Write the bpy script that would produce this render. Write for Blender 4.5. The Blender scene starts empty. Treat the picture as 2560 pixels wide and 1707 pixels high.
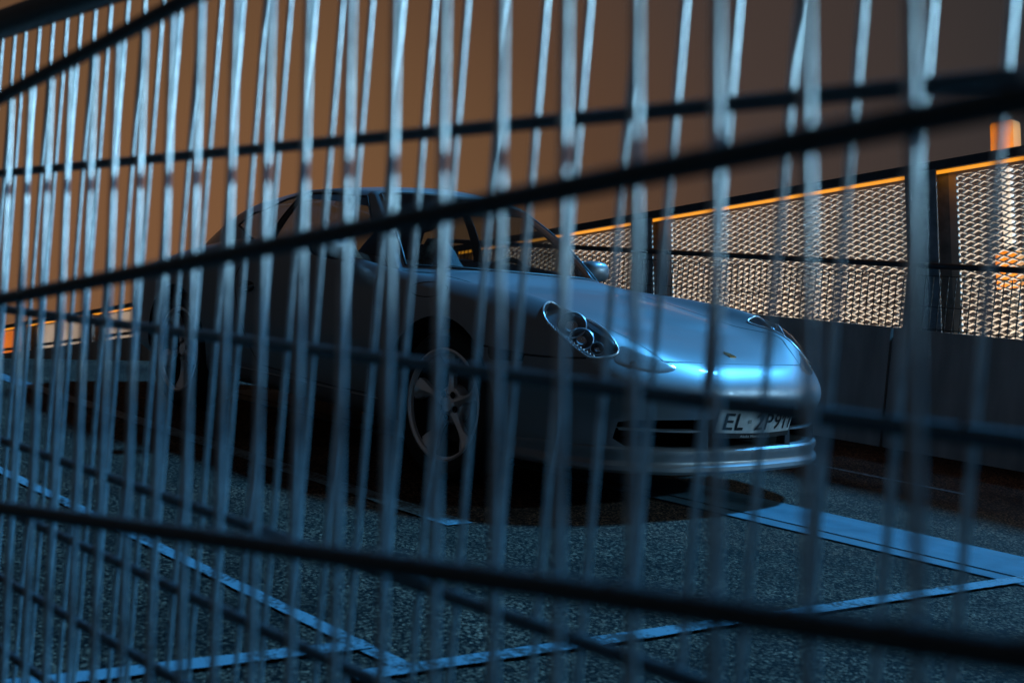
import bpy, bmesh, math, random
from mathutils import Vector, Matrix, Euler
from mathutils.bvhtree import BVHTree

random.seed(7)
PI = math.pi
S = bpy.context.scene
COL = S.collection

# ------------------------------------------------------------------ camera
# The deck of the parking ramp is the plane z = 0; x runs along the ramp (down
# the slope), y across it.  True level is tilted against it by ALPHA.
ALPHA = math.radians(8.45)
cam_d = bpy.data.cameras.new('camera')
cam_d.sensor_width = 36.0
cam_d.lens = 2986.6 / 2560 * 36.0
cam_d.clip_start = 0.02
cam_d.clip_end = 2000
cam = bpy.data.objects.new('camera', cam_d)
COL.objects.link(cam)
CR = Vector((0.667903703, 0.739542947, 0.0835516183))
CD = Vector((0.0940655018, 0.0274801626, -0.995186677))
CF = Vector((-0.738279300, 0.672548191, -0.0512113761))
cam.matrix_world = Matrix(((CR.x, -CD.x, -CF.x, 3.857144),
                           (CR.y, -CD.y, -CF.y, -3.970889),
                           (CR.z, -CD.z, -CF.z, 0.860117),
                           (0, 0, 0, 1)))
cam_d.dof.use_dof = True
cam_d.dof.focus_distance = 5.0
cam_d.dof.aperture_fstop = 4.4
S.camera = cam

# ------------------------------------------------------------------ night sky
world = bpy.data.worlds.new('World')
S.world = world
world.use_nodes = True
wn, wl = world.node_tree.nodes, world.node_tree.links
wn.clear()


def wnode(t, **kw):
    n = wn.new(t)
    for k, v in kw.items():
        setattr(n, k, v)
    return n


w_out = wnode('ShaderNodeOutputWorld')
w_bg = wnode('ShaderNodeBackground')
w_tc = wnode('ShaderNodeTexCoord')
w_dot = wnode('ShaderNodeVectorMath', operation='DOT_PRODUCT')
w_dot.inputs[1].default_value = Vector((-0.911, 0.479, -0.07)).normalized()   # city glow
w_ac = wnode('ShaderNodeMath', operation='ARCCOSINE')
w_rmp = wnode('ShaderNodeMapRange', interpolation_type='SMOOTHERSTEP')
w_rmp.inputs[1].default_value = 0.0
w_rmp.inputs[2].default_value = 1.6
w_cr = wnode('ShaderNodeValToRGB')
e = w_cr.color_ramp.elements
e[0].position, e[0].color = 0.0, (0.145, 0.068, 0.031, 1)
e[1].position, e[1].color = 1.0, (0.017, 0.017, 0.019, 1)
for pos, c in ((0.02, (0.118, 0.059, 0.027, 1)), (0.075, (0.076, 0.039, 0.022, 1)),
               (0.17, (0.046, 0.031, 0.026, 1)), (0.42, (0.021, 0.020, 0.021, 1))):
    el = w_cr.color_ramp.elements.new(pos)
    el.color = c
wl.new(w_tc.outputs['Generated'], w_dot.inputs[0])
wl.new(w_dot.outputs['Value'], w_ac.inputs[0])
wl.new(w_ac.outputs[0], w_rmp.inputs[0])
wl.new(w_rmp.outputs[0], w_cr.inputs[0])
wl.new(w_cr.outputs[0], w_bg.inputs[0])
w_bg.inputs[1].default_value = 1.0
wl.new(w_bg.outputs[0], w_out.inputs[0])

# ------------------------------------------------------------------ moon-like key
sun_d = bpy.data.lights.new('night_key', 'SUN')
sun_d.energy = 4.6
sun_d.angle = math.radians(5.0)
sun_d.color = (0.08, 0.46, 1.0)
sun = bpy.data.objects.new('night_key', sun_d)
COL.objects.link(sun)
SUN_DIR = Vector((0.07, 0.70, 0.71)).normalized()
sun.rotation_euler = SUN_DIR.to_track_quat('Z', 'Y').to_euler()

S.view_settings.view_transform = 'Standard'
S.view_settings.look = 'None'
S.view_settings.exposure = 0.4
S.view_settings.gamma = 1.0
S.cycles.use_denoising = True
S.cycles.max_bounces = 8
S.cycles.transparent_max_bounces = 12
S.cycles.caustics_reflective = False
S.cycles.caustics_refractive = False
S.cycles.sample_clamp_indirect = 4.0

# ================================================================== helpers


def mat(name, color, rough=0.5, metal=0.0, spec=0.5, coat=0.0, noise=None, bump=None, emit=None, stretch=None):
    """Principled material; noise = (scale, amount, detail, second colour); bump = (scale, strength, distance)."""
    m = bpy.data.materials.new(name)
    m.use_nodes = True
    nt = m.node_tree
    b = nt.nodes['Principled BSDF']
    b.inputs['Base Color'].default_value = (*color, 1)
    b.inputs['Roughness'].default_value = rough
    b.inputs['Metallic'].default_value = metal
    b.inputs['Specular IOR Level'].default_value = spec
    b.inputs['Coat Weight'].default_value = coat
    b.inputs['Coat Roughness'].default_value = 0.04
    if noise or bump:
        tc = nt.nodes.new('ShaderNodeTexCoord')
    if noise:
        n = nt.nodes.new('ShaderNodeTexNoise')
        n.inputs['Scale'].default_value = noise[0]
        n.inputs['Detail'].default_value = noise[2]
        mx = nt.nodes.new('ShaderNodeMix')
        mx.data_type = 'RGBA'
        mx.inputs[6].default_value = (*color, 1)
        mx.inputs[7].default_value = (*noise[3], 1)
        mr = nt.nodes.new('ShaderNodeMapRange')
        mr.inputs[1].default_value = 0.5 - 0.5 * noise[1]
        mr.inputs[2].default_value = 0.5 + 0.5 * noise[1]
        if stretch:
            mp = nt.nodes.new('ShaderNodeMapping')
            mp.inputs['Scale'].default_value = stretch
            nt.links.new(tc.outputs['Object'], mp.inputs['Vector'])
            nt.links.new(mp.outputs[0], n.inputs['Vector'])
        else:
            nt.links.new(tc.outputs['Object'], n.inputs['Vector'])
        nt.links.new(n.outputs['Fac'], mr.inputs[0])
        nt.links.new(mr.outputs[0], mx.inputs[0])
        nt.links.new(mx.outputs[2], b.inputs['Base Color'])
    if bump:
        n2 = nt.nodes.new('ShaderNodeTexNoise')
        n2.inputs['Scale'].default_value = bump[0]
        n2.inputs['Detail'].default_value = 4
        bp = nt.nodes.new('ShaderNodeBump')
        bp.inputs['Strength'].default_value = bump[1]
        bp.inputs['Distance'].default_value = bump[2]
        nt.links.new(tc.outputs['Object'], n2.inputs['Vector'])
        nt.links.new(n2.outputs['Fac'], bp.inputs['Height'])
        nt.links.new(bp.outputs[0], b.inputs['Normal'])
    if emit:
        b.inputs['Emission Color'].default_value = (*emit[:3], 1)
        b.inputs['Emission Strength'].default_value = emit[3]
    return m


def glass_mat(name, tint, rough=0.0, f0=0.06):
    m = bpy.data.materials.new(name)
    m.use_nodes = True
    nt = m.node_tree
    nt.nodes.clear()
    out = nt.nodes.new('ShaderNodeOutputMaterial')
    tr = nt.nodes.new('ShaderNodeBsdfTransparent')
    tr.inputs[0].default_value = (*tint, 1)
    gl = nt.nodes.new('ShaderNodeBsdfGlossy')
    gl.inputs['Roughness'].default_value = rough
    gl.inputs['Color'].default_value = (0.9, 0.95, 1, 1)
    fr = nt.nodes.new('ShaderNodeFresnel')
    geo = nt.nodes.new('ShaderNodeNewGeometry')
    ior = nt.nodes.new('ShaderNodeMapRange')        # a thin pane reflects alike from both sides
    ior.inputs[3].default_value, ior.inputs[4].default_value = 1.45, 1 / 1.45
    nt.links.new(geo.outputs['Backfacing'], ior.inputs[0])
    nt.links.new(ior.outputs[0], fr.inputs[0])
    mx = nt.nodes.new('ShaderNodeMixShader')
    nt.links.new(fr.outputs[0], mx.inputs[0])
    nt.links.new(tr.outputs[0], mx.inputs[1])
    nt.links.new(gl.outputs[0], mx.inputs[2])
    nt.links.new(mx.outputs[0], out.inputs[0])
    return m


class MB:
    """Collects simple shapes, builds one mesh object."""

    def __init__(self):
        self.v, self.f = [], []

    def add(self, vs, fs):
        o = len(self.v)
        self.v += [tuple(p) for p in vs]
        self.f += [tuple(i + o for i in q) for q in fs]
        return self

    def box(self, x0, x1, y0, y1, z0, z1, M=None):
        vs = [Vector((x, y, z)) for x in (x0, x1) for y in (y0, y1) for z in (z0, z1)]
        if M is not None:
            vs = [M @ p for p in vs]
        return self.add(vs, [(0, 1, 3, 2), (4, 6, 7, 5), (0, 4, 5, 1), (2, 3, 7, 6), (0, 2, 6, 4), (1, 5, 7, 3)])

    def tube(self, pts, r, seg=10, cap=True, closed=False):
        pts = [Vector(p) for p in pts]
        n = len(pts)
        rs = r if isinstance(r, (list, tuple)) else [r] * n
        vs, fs = [], []
        up = None
        for i, p in enumerate(pts):
            a = pts[(i - 1) % n] if (closed or i > 0) else p
            b = pts[(i + 1) % n] if (closed or i < n - 1) else p
            d = (b - a).normalized()
            if up is None:
                up = Vector((0, 0, 1)) if abs(d.z) < 0.9 else Vector((1, 0, 0))
            s = d.cross(up).normalized()
            up = s.cross(d).normalized()
            for k in range(seg):
                t = 2 * PI * k / seg
                vs.append(p + (s * math.cos(t) + up * math.sin(t)) * rs[i])
        m = n if closed else n - 1
        for i in range(m):
            j = (i + 1) % n
            for k in range(seg):
                k2 = (k + 1) % seg
                fs.append((i * seg + k, i * seg + k2, j * seg + k2, j * seg + k))
        if cap and not closed:
            fs.append(tuple(reversed(range(seg))))
            fs.append(tuple((n - 1) * seg + k for k in range(seg)))
        return self.add(vs, fs)

    def lathe(self, prof, seg, M=None):
        """prof = [(radius, height)], spun round local z."""
        vs, fs = [], []
        n = len(prof)
        for k in range(seg):
            t = 2 * PI * k / seg
            for r, h in prof:
                p = Vector((r * math.cos(t), r * math.sin(t), h))
                vs.append(M @ p if M is not None else p)
        for k in range(seg):
            k2 = (k + 1) % seg
            for i in range(n - 1):
                fs.append((k * n + i, k2 * n + i, k2 * n + i + 1, k * n + i + 1))
        return self.add(vs, fs)

    def grid(self, rows, closed_u=False):
        nr, nc = len(rows), len(rows[0])
        vs = [p for r in rows for p in r]
        fs = []
        for i in range(nr - 1):
            for j in range(nc if closed_u else nc - 1):
                j2 = (j + 1) % nc
                fs.append((i * nc + j, i * nc + j2, (i + 1) * nc + j2, (i + 1) * nc + j))
        return self.add(vs, fs)

    def mesh(self, name, m, smooth=None, merge=0.0):
        me = bpy.data.meshes.new(name)
        me.from_pydata(self.v, [], self.f)
        if merge or smooth is not None:
            bm = bmesh.new()
            bm.from_mesh(me)
            if merge:
                bmesh.ops.remove_doubles(bm, verts=bm.verts, dist=merge)
            bmesh.ops.recalc_face_normals(bm, faces=bm.faces)
            bm.to_mesh(me)
            bm.free()
        for mm in (m if isinstance(m, (list, tuple)) else [m]):
            me.materials.append(mm)
        if smooth is not None:
            for p in me.polygons:
                p.use_smooth = True
            me.set_sharp_from_angle(angle=math.radians(smooth))
        return me

    def build(self, name, m, parent=None, smooth=None, merge=0.0):
        return place(name, self.mesh(name, m, smooth, merge), parent)


def place(name, me, parent=None, M=None):
    o = bpy.data.objects.new(name, me)
    COL.objects.link(o)
    if parent:
        o.parent = parent
    if M is not None:
        o.matrix_local = M
    return o


def thing(name, label, cat, group=None, M=None):
    o = bpy.data.objects.new(name, None)
    o.empty_display_size = 0.1
    COL.objects.link(o)
    if M is not None:
        o.matrix_world = M
    return tag(o, label, cat, group)


def tag(o, label, cat, group=None):
    o['label'], o['category'] = label, cat
    if group:
        o['group'] = group
    return o


def struct(o):
    o['kind'] = 'structure'
    return o


def catmull(pts, n, closed=False):
    """Catmull-Rom through vectors, n samples per span."""
    out = []
    m = len(pts)
    for i in range(m if closed else m - 1):
        if closed:
            a, b, c, d = (pts[(i + k) % m] for k in (-1, 0, 1, 2))
        else:
            b, c = pts[i], pts[i + 1]
            a = pts[i - 1] if i else b * 2 - c
            d = pts[i + 2] if i + 2 < m else c * 2 - b
        for k in range(n):
            t = k / n
            out.append(0.5 * ((2 * b) + (c - a) * t + (2 * a - 5 * b + 4 * c - d) * t * t
                              + (3 * b - a - 3 * c + d) * t ** 3))
    if not closed:
        out.append(pts[-1].copy())
    return out


# ================================================================== materials
M_paint = mat('silver_grey_metallic_paint', (0.24, 0.26, 0.28), 0.42, 0.42, 0.3, coat=0.35)
M_black = mat('black_plastic', (0.012, 0.012, 0.013), 0.55)
M_well = mat('wheel_well_black', (0.006, 0.006, 0.006), 0.85)
M_rubber = mat('tyre_rubber', (0.012, 0.012, 0.012), 0.8, bump=(90, 0.3, 0.002))
M_rim = mat('alloy_silver', (0.9, 0.9, 0.91), 0.3, 0.5)
M_chrome = mat('lamp_reflector', (0.75, 0.76, 0.78), 0.12, 1.0)
M_lampbowl = mat('headlamp_bowl_grey', (0.36, 0.37, 0.38), 0.3, 0.6)
M_ind = mat('clear_indicator_lens', (0.34, 0.35, 0.36), 0.2, 0.4, coat=1.0)
M_amber = mat('amber_lens', (0.35, 0.10, 0.01), 0.25)
M_red = mat('tail_lamp_red', (0.25, 0.01, 0.008), 0.2)
M_glass = glass_mat('tinted_window_glass', (0.52, 0.56, 0.58))
M_lens = glass_mat('clear_lamp_glass', (0.85, 0.87, 0.9), 0.10)
M_leather = mat('grey_leather', (0.42, 0.41, 0.38), 0.55, noise=(60, 0.6, 3, (0.11, 0.105, 0.1)))
M_interior = mat('dark_interior_trim', (0.015, 0.015, 0.016), 0.7)
M_plate = mat('plate_white', (0.78, 0.79, 0.77), 0.45, noise=(40, 0.8, 4, (0.5, 0.5, 0.47)))
M_plate_ink = mat('plate_black_ink', (0.012, 0.012, 0.013), 0.4)
M_print = mat('plate_frame_print', (0.55, 0.56, 0.56), 0.5)

# ================================================================== the car
# car axes = world axes: front axle at x = 0, nose towards +x, right side is -y


def ring(ctrl):
    """ctrl: half ring (x, s, z) nose centre -> tail centre; returns the closed list of control vectors."""
    r = [Vector((x, -s, z)) for x, s, z in ctrl]
    l = [Vector((x, s, z)) for x, s, z in ctrl[1:-1]]
    return r + l[::-1]


BODY = [
    # A  lower edge
    [(.955, 0, .165), (.925, .36, .165), (.775, .66, .17), (.42, .80, .18), (0, .80, .19), (-.42, .79, .20), (-1.2, .77, .205), (-1.92, .79, .21), (-2.35, .82, .22), (-2.98, .70, .25), (-3.22, .40, .28), (-3.27, 0, .28)],
    # B
    [(.985, 0, .225), (.955, .37, .225), (.80, .69, .23), (.42, .835, .24), (0, .855, .25), (-.42, .835, .255), (-1.2, .815, .255), (-1.92, .835, .26), (-2.35, .875, .28), (-3.02, .77, .32), (-3.34, .42, .34), (-3.39, 0, .34)],
    # C
    [(.975, 0, .36), (.945, .37, .36), (.79, .695, .37), (.42, .845, .40), (0, .872, .42), (-.42, .855, .41), (-1.2, .835, .41), (-1.92, .86, .42), (-2.35, .885, .44), (-3.04, .80, .46), (-3.39, .43, .47), (-3.44, 0, .47)],
    # D  bumper nose / widest line
    [(1.01, 0, .475), (.98, .37, .475), (.81, .70, .485), (.43, .85, .53), (0, .878, .58), (-.42, .868, .57), (-1.2, .85, .57), (-1.92, .872, .60), (-2.35, .892, .63), (-3.04, .81, .60), (-3.39, .43, .60), (-3.44, 0, .60)],
    # E
    [(.955, 0, .565), (.92, .37, .57), (.745, .69, .60), (.415, .825, .685), (0, .855, .735), (-.42, .85, .74), (-1.2, .838, .76), (-1.92, .858, .79), (-2.35, .87, .795), (-2.99, .79, .73), (-3.36, .42, .70), (-3.41, 0, .70)],
    # F  shoulder ridge
    [(.86, 0, .615), (.82, .36, .63), (.63, .635, .722), (.38, .695, .800), (0, .745, .832), (-.42, .765, .85), (-1.2, .775, .90), (-1.92, .785, .915), (-2.35, .755, .895), (-2.86, .66, .83), (-3.22, .40, .79), (-3.27, 0, .79)],
    # G  inner line, hood side of the wings and foot of the cabin
    [(.72, 0, .655), (.66, .31, .68), (.45, .50, .735), (.20, .565, .782), (-.10, .62, .822), (-.47, .68, .855), (-1.2, .71, .905), (-1.9, .69, .92), (-2.35, .60, .93), (-2.75, .5, .895), (-2.95, .3, .865), (-3.0, 0, .865)],
]
TUB = {6: 0.42, 7: 0.42}


def body_mesh():
    ctrl = [ring(r) for r in BODY]
    # two more lines closing the top: half way in, and the spine (dropped for the cabin tub)
    g = BODY[6]
    hx = {0: (.62, 0, .682), 1: (.57, .18, .698), 10: (-2.88, .16, .885), 11: (-2.90, 0, .885)}
    ix = {0: (.54, 0, .705), 1: (.48, 0, .718), 2: (.36, 0, .745), 9: (-2.70, 0, .915), 10: (-2.78, 0, .905), 11: (-2.82, 0, .90)}

    def zc(i, s):
        x, _, z = g[i]
        return z + 0.012 * (1 - s * s) if i not in TUB else TUB[i]
    hrow = [hx.get(i, (x, s * .92 if i in TUB else s * .55, zc(i, .55))) for i, (x, s, z) in enumerate(g)]
    irow = [ix.get(i, (x, 0.0, zc(i, 0))) for i, (x, s, z) in enumerate(g)]
    ctrl += [ring(hrow), ring(irow)]
    n = 9
    rings = [catmull(r, n, True) for r in ctrl]
    rows = []
    cols = [catmull([rings[k][j] for k in range(len(rings))], 6) for j in range(len(rings[0]))]
    for k in range(len(cols[0])):
        rows.append([c[k] for c in cols])
    for p in rows[-1]:
        p.y = 0.0
    # underside
    under = [Vector((p.x, p.y * .8, p.z)) for p in rows[0]]
    spine = [Vector((p.x, 0, p.z)) for p in rows[0]]
    mb = MB().grid([spine, under] + rows, True)
    return mb.mesh('body', [M_paint], smooth=40, merge=1e-5)


def cutter(mb, m, hide=True):
    me = mb.mesh('cutter', m, smooth=30, merge=1e-5)
    return place('cutter', me)


def boolean_cut(o, cuts):
    for c in cuts:
        md = o.modifiers.new('cut', 'BOOLEAN')
        md.operation, md.solver, md.object = 'DIFFERENCE', 'EXACT', c
        md.material_mode = 'TRANSFER'
    dg = bpy.context.evaluated_depsgraph_get()
    me = bpy.data.meshes.new_from_object(o.evaluated_get(dg))
    o.modifiers.clear()
    o.data = me
    for p in me.polygons:
        p.use_smooth = True
    me.set_sharp_from_angle(angle=math.radians(32))
    for c in cuts:
        bpy.data.objects.remove(c)


car = thing('sports_car', 'grey metallic low sports coupe parked on the ramp behind the wire mesh fences', 'car')
body = place('body', body_mesh(), car)
BVH_BODY = BVHTree.FromPolygons([v.co.copy() for v in body.data.vertices], [tuple(p.vertices) for p in body.data.polygons])


def surf(p, n):
    """Point and normal of the body surface under p, looking along -n."""
    p, n = Vector(p), Vector(n).normalized()
    h = BVH_BODY.ray_cast(p + n * 0.25, -n)
    if h[0] is None:
        h = BVH_BODY.find_nearest(p)
    nn = h[1] if h[1].dot(n) > 0 else -h[1]
    return h[0], nn


def mir(pts):
    return [(x, -y, z) for x, y, z in pts]


def ribbon(name, pts, n, width, m, parent, lift=0.0012, dense=6, closed=False, label=None):
    P = catmull([Vector(p) for p in pts], dense, closed)
    q = [surf(p, n) for p in P]
    rows = []
    N = len(q)
    for i, (p, nn) in enumerate(q):
        a = q[(i - 1) % N][0] if closed or i else p
        b = q[(i + 1) % N][0] if closed or i < N - 1 else p
        t = (b - a).normalized()
        w = t.cross(nn).normalized() * width / 2
        rows.append([p - w + nn * lift * .3, p - w * .4 + nn * lift, p + w * .4 + nn * lift, p + w + nn * lift * .3])
    if closed:
        rows.append(rows[0])
    return MB().grid(rows).build(name, m, parent, smooth=60)


def patch(name, outline, n, m, parent, lift=0.002, dome=0.0, rings=7, dense=4):
    """Skin lying on the body inside a closed outline."""
    P = catmull([Vector(p) for p in outline], dense, True)
    c = sum(P, Vector()) / len(P)
    rows = []
    for k in range(rings + 1):
        r = max(k / rings, 0.001)
        row = []
        for p in P:
            s, nn = surf(c + (p - c) * r, n)
            row.append(s + nn * (lift * (1 if k < rings else 0.2)) + Vector(n).normalized() * dome * (1 - r * r))
        rows.append(row)
    return MB().grid(rows, True).build(name, m, parent, smooth=70)


def rim_tube(name, outline, n, r, m, parent, lift=0.0, dense=5):
    P = catmull([Vector(p) for p in outline], dense, True)
    q = [surf(p, n) for p in P]
    return MB().tube([p + nn * lift for p, nn in q], r, 6, closed=True).build(name, m, parent, smooth=60)


# ---- openings: wheel arches, lamp pockets, lower air intake
cuts = []
WHEELS = [(0.0, -1, .318, .83, .225), (0.0, 1, .318, .83, .225), (-2.35, -1, .318, .855, .275), (-2.35, 1, .318, .855, .275)]
for wx, sd, wz, face, tw in WHEELS:
    Mx = Matrix.Translation((wx, sd * .45, wz + .012)) @ Matrix.Rotation(-sd * PI / 2, 4, 'X')
    rr = .358 if wx == 0 else .35
    cuts.append(cutter(MB().lathe([(0, 0), (rr, 0), (rr, .6), (0, .6)], 56, Mx), M_well))
HL = [(.474, .737, .745), (.448, .705, .769), (.445, .668, .783), (.475, .640, .782), (.53, .630, .772), (.60, .622, .748), (.68, .612, .712), (.73, .607, .672), (.763, .607, .637), (.775, .617, .619), (.775, .637, .607), (.76, .673, .598), (.73, .714, .593), (.684, .737, .617), (.63, .751, .65), (.573, .760, .681), (.518, .756, .714)]
HN = Vector((.60, .62, .50)).normalized()
for sd in (-1, 1):
    n = Vector((HN.x, HN.y * sd, HN.z))
    o = catmull([Vector((x, y * sd, z)) for x, y, z in HL], 3, True)
    k = len(o)
    cut = MB().add([p + n * .12 for p in o] + [p - n * .05 for p in o],
                   [tuple(range(k)), tuple(range(2 * k - 1, k - 1, -1))] + [(i, i + k, (i + 1) % k + k, (i + 1) % k) for i in range(k)])
    cuts.append(cutter(cut, M_lampbowl))
ik = [(-.66, .30), (-.645, .362), (-.60, .374), (-.3, .384), (.3, .384), (.60, .374), (.645, .362), (.66, .30), (.62, .272), (.3, .262), (-.3, .262), (-.62, .272)]
k = len(ik)
cuts.append(cutter(MB().add([(.60, y, z) for y, z in ik] + [(1.2, y, z) for y, z in ik],
                            [tuple(range(k)), tuple(range(2 * k - 1, k - 1, -1))] + [(i, i + k, (i + 1) % k + k, (i + 1) % k) for i in range(k)]), M_well))
boolean_cut(body, cuts)

# ---- cabin: glass and roof, drawn as a net of rings from the belt line up
G_BASE = [(-.33, 0, .868), (-.385, .36, .868), (-.545, .645, .862), (-.625, .688, .864), (-1.15, .735, .898), (-1.62, .735, .915), (-1.69, .73, .917), (-2.25, .685, .925), (-2.74, .54, .895), (-2.95, .29, .88), (-3.0, 0, .875)]
G_TOP = [(-.94, 0, 1.274), (-.965, .28, 1.268), (-1.045, .475, 1.248), (-1.11, .510, 1.238), (-1.35, .545, 1.248), (-1.58, .540, 1.242), (-1.63, .537, 1.240), (-1.90, .495, 1.216), (-2.0, .41, 1.224), (-2.04, .2, 1.243), (-2.04, 0, 1.248)]
N_U = 6
gb, gt = catmull(ring(G_BASE), N_U, True), catmull(ring(G_TOP), N_U, True)
NU = len(gb)
HALF = (len(G_BASE) - 1) * N_U


def gidx(j):
    return (j if j <= HALF else NU - j) / N_U


def lerp_table(u, tab):
    for (a, va), (b, vb) in zip(tab, tab[1:]):
        if u <= b:
            t = (u - a) / (b - a)
            t = t * t * (3 - 2 * t)
            return va + (vb - va) * t
    return tab[-1][1]


V_LO = [(0, .06), (2, .06), (3, .03), (6, .03), (7, .33), (7.2, .33), (8, .12), (10, .10)]
V_HI = [(0, .95), (2, .95), (3, .93), (6, .93), (6.5, .88), (7, .58), (7.2, .58), (8, .90), (10, .93)]
NV = 9


def gpoint(j, v):
    u = gidx(j)
    b, t = gb[j], gt[j]
    p = b.lerp(t, v)
    k = math.sin(PI * v)
    side = lerp_table(u, [(0, 0), (2, .5), (3.2, 1), (6.5, 1), (8, .3), (10, 0)])
    front = lerp_table(u, [(0, 1), (2, .7), (3.2, 0), (10, 0)])
    rear = lerp_table(u, [(0, 0), (6.5, 0), (8, 1), (10, 1)])
    sg = -1 if j <= HALF else 1
    p = p + Vector((front * .030 * k, sg * side * .022 * k, front * .022 * k + rear * .062 * k))
    return p


rows = []
for r in range(NV + 3):
    row = []
    for j in range(NU):
        u = gidx(j)
        lo, hi = lerp_table(u, V_LO), lerp_table(u, V_HI)
        v = 0.0 if r == 0 else (1.0 if r == NV + 2 else lo + (hi - lo) * (r - 1) / NV)
        row.append(gpoint(j, v))
    rows.append(row)
# crown
SP0, SP1 = -1.12, -1.80
for k in range(1, 7):
    t = k / 6
    row = []
    for j in range(NU):
        p = gt[j]
        sx = min(SP0, max(SP1, p.x))
        zs = 1.307 - .10 * (sx + 1.28) ** 2
        q = p.lerp(Vector((sx, 0, zs)), t)
        q.z = p.z + (zs - p.z) * math.sin(t * PI / 2)
        row.append(q)
    rows.append(row)
WIN = [('windscreen', lambda u, sd: u < 2), ('side_window', lambda u, sd: 3 <= u < 5), ('quarter_window', lambda u, sd: 6 <= u < 7),
       ('rear_window', lambda u, sd: u >= 8)]
roof_mb = MB()
parts = {}
for i in range(len(rows) - 1):
    for j in range(NU):
        j2 = (j + 1) % NU
        u = min(gidx(j), gidx(j2))
        sd = -1 if j < HALF else 1
        key = None
        if 1 <= i < NV + 1:
            for nm, test in WIN:
                if test(u, sd):
                    key = (nm, sd if nm in ('side_window', 'quarter_window') else 0)
            if 5 <= u < 6:
                key = ('window_pillar', sd)
        tgt = roof_mb if key is None else parts.setdefault(key, MB())
        tgt.add([rows[i][j], rows[i][j2], rows[i + 1][j2], rows[i + 1][j]], [(0, 1, 2, 3)])
roof_mb.build('roof', M_paint, car, smooth=50, merge=1e-5)
for (nm, sd), mbx in parts.items():
    mbx.build(nm, M_black if nm == 'window_pillar' else M_glass, car, smooth=60, merge=1e-5)
# rubber edging of the screens and side windows
for sd in (-1, 1):
    js = [j if sd < 0 else (NU - j) % NU for j in range(NU) if j <= HALF]
    def edge(name, cells, r=.006):
        MB().tube([rows[i][js[j]] for i, j in cells], r, 6, closed=True).build(name, M_black, car, smooth=60)
    a, b = 3 * N_U, 5 * N_U
    edge('window_seal', [(1, j) for j in range(a, b + 1)] + [(i, b) for i in range(2, NV + 2)] + [(NV + 1, j) for j in range(b - 1, a - 1, -1)] + [(i, a) for i in range(NV, 1, -1)])
    a, b = 6 * N_U, 7 * N_U
    edge('window_seal', [(1, j) for j in range(a, b + 1)] + [(i, b) for i in range(2, NV + 2)] + [(NV + 1, j) for j in range(b - 1, a - 1, -1)] + [(i, a) for i in range(NV, 1, -1)])
b = 2 * N_U
MB().tube([rows[1][j] for j in range(b, -1, -1)] + [rows[1][NU - j] for j in range(1, b + 1)] + [rows[i][NU - b] for i in range(2, NV + 2)]
          + [rows[NV + 1][NU - j] for j in range(b - 1, 0, -1)] + [rows[NV + 1][j] for j in range(0, b + 1)] + [rows[i][b] for i in range(NV, 1, -1)],
          .007, 6, closed=True).build('windscreen_seal', M_black, car, smooth=60)

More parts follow.
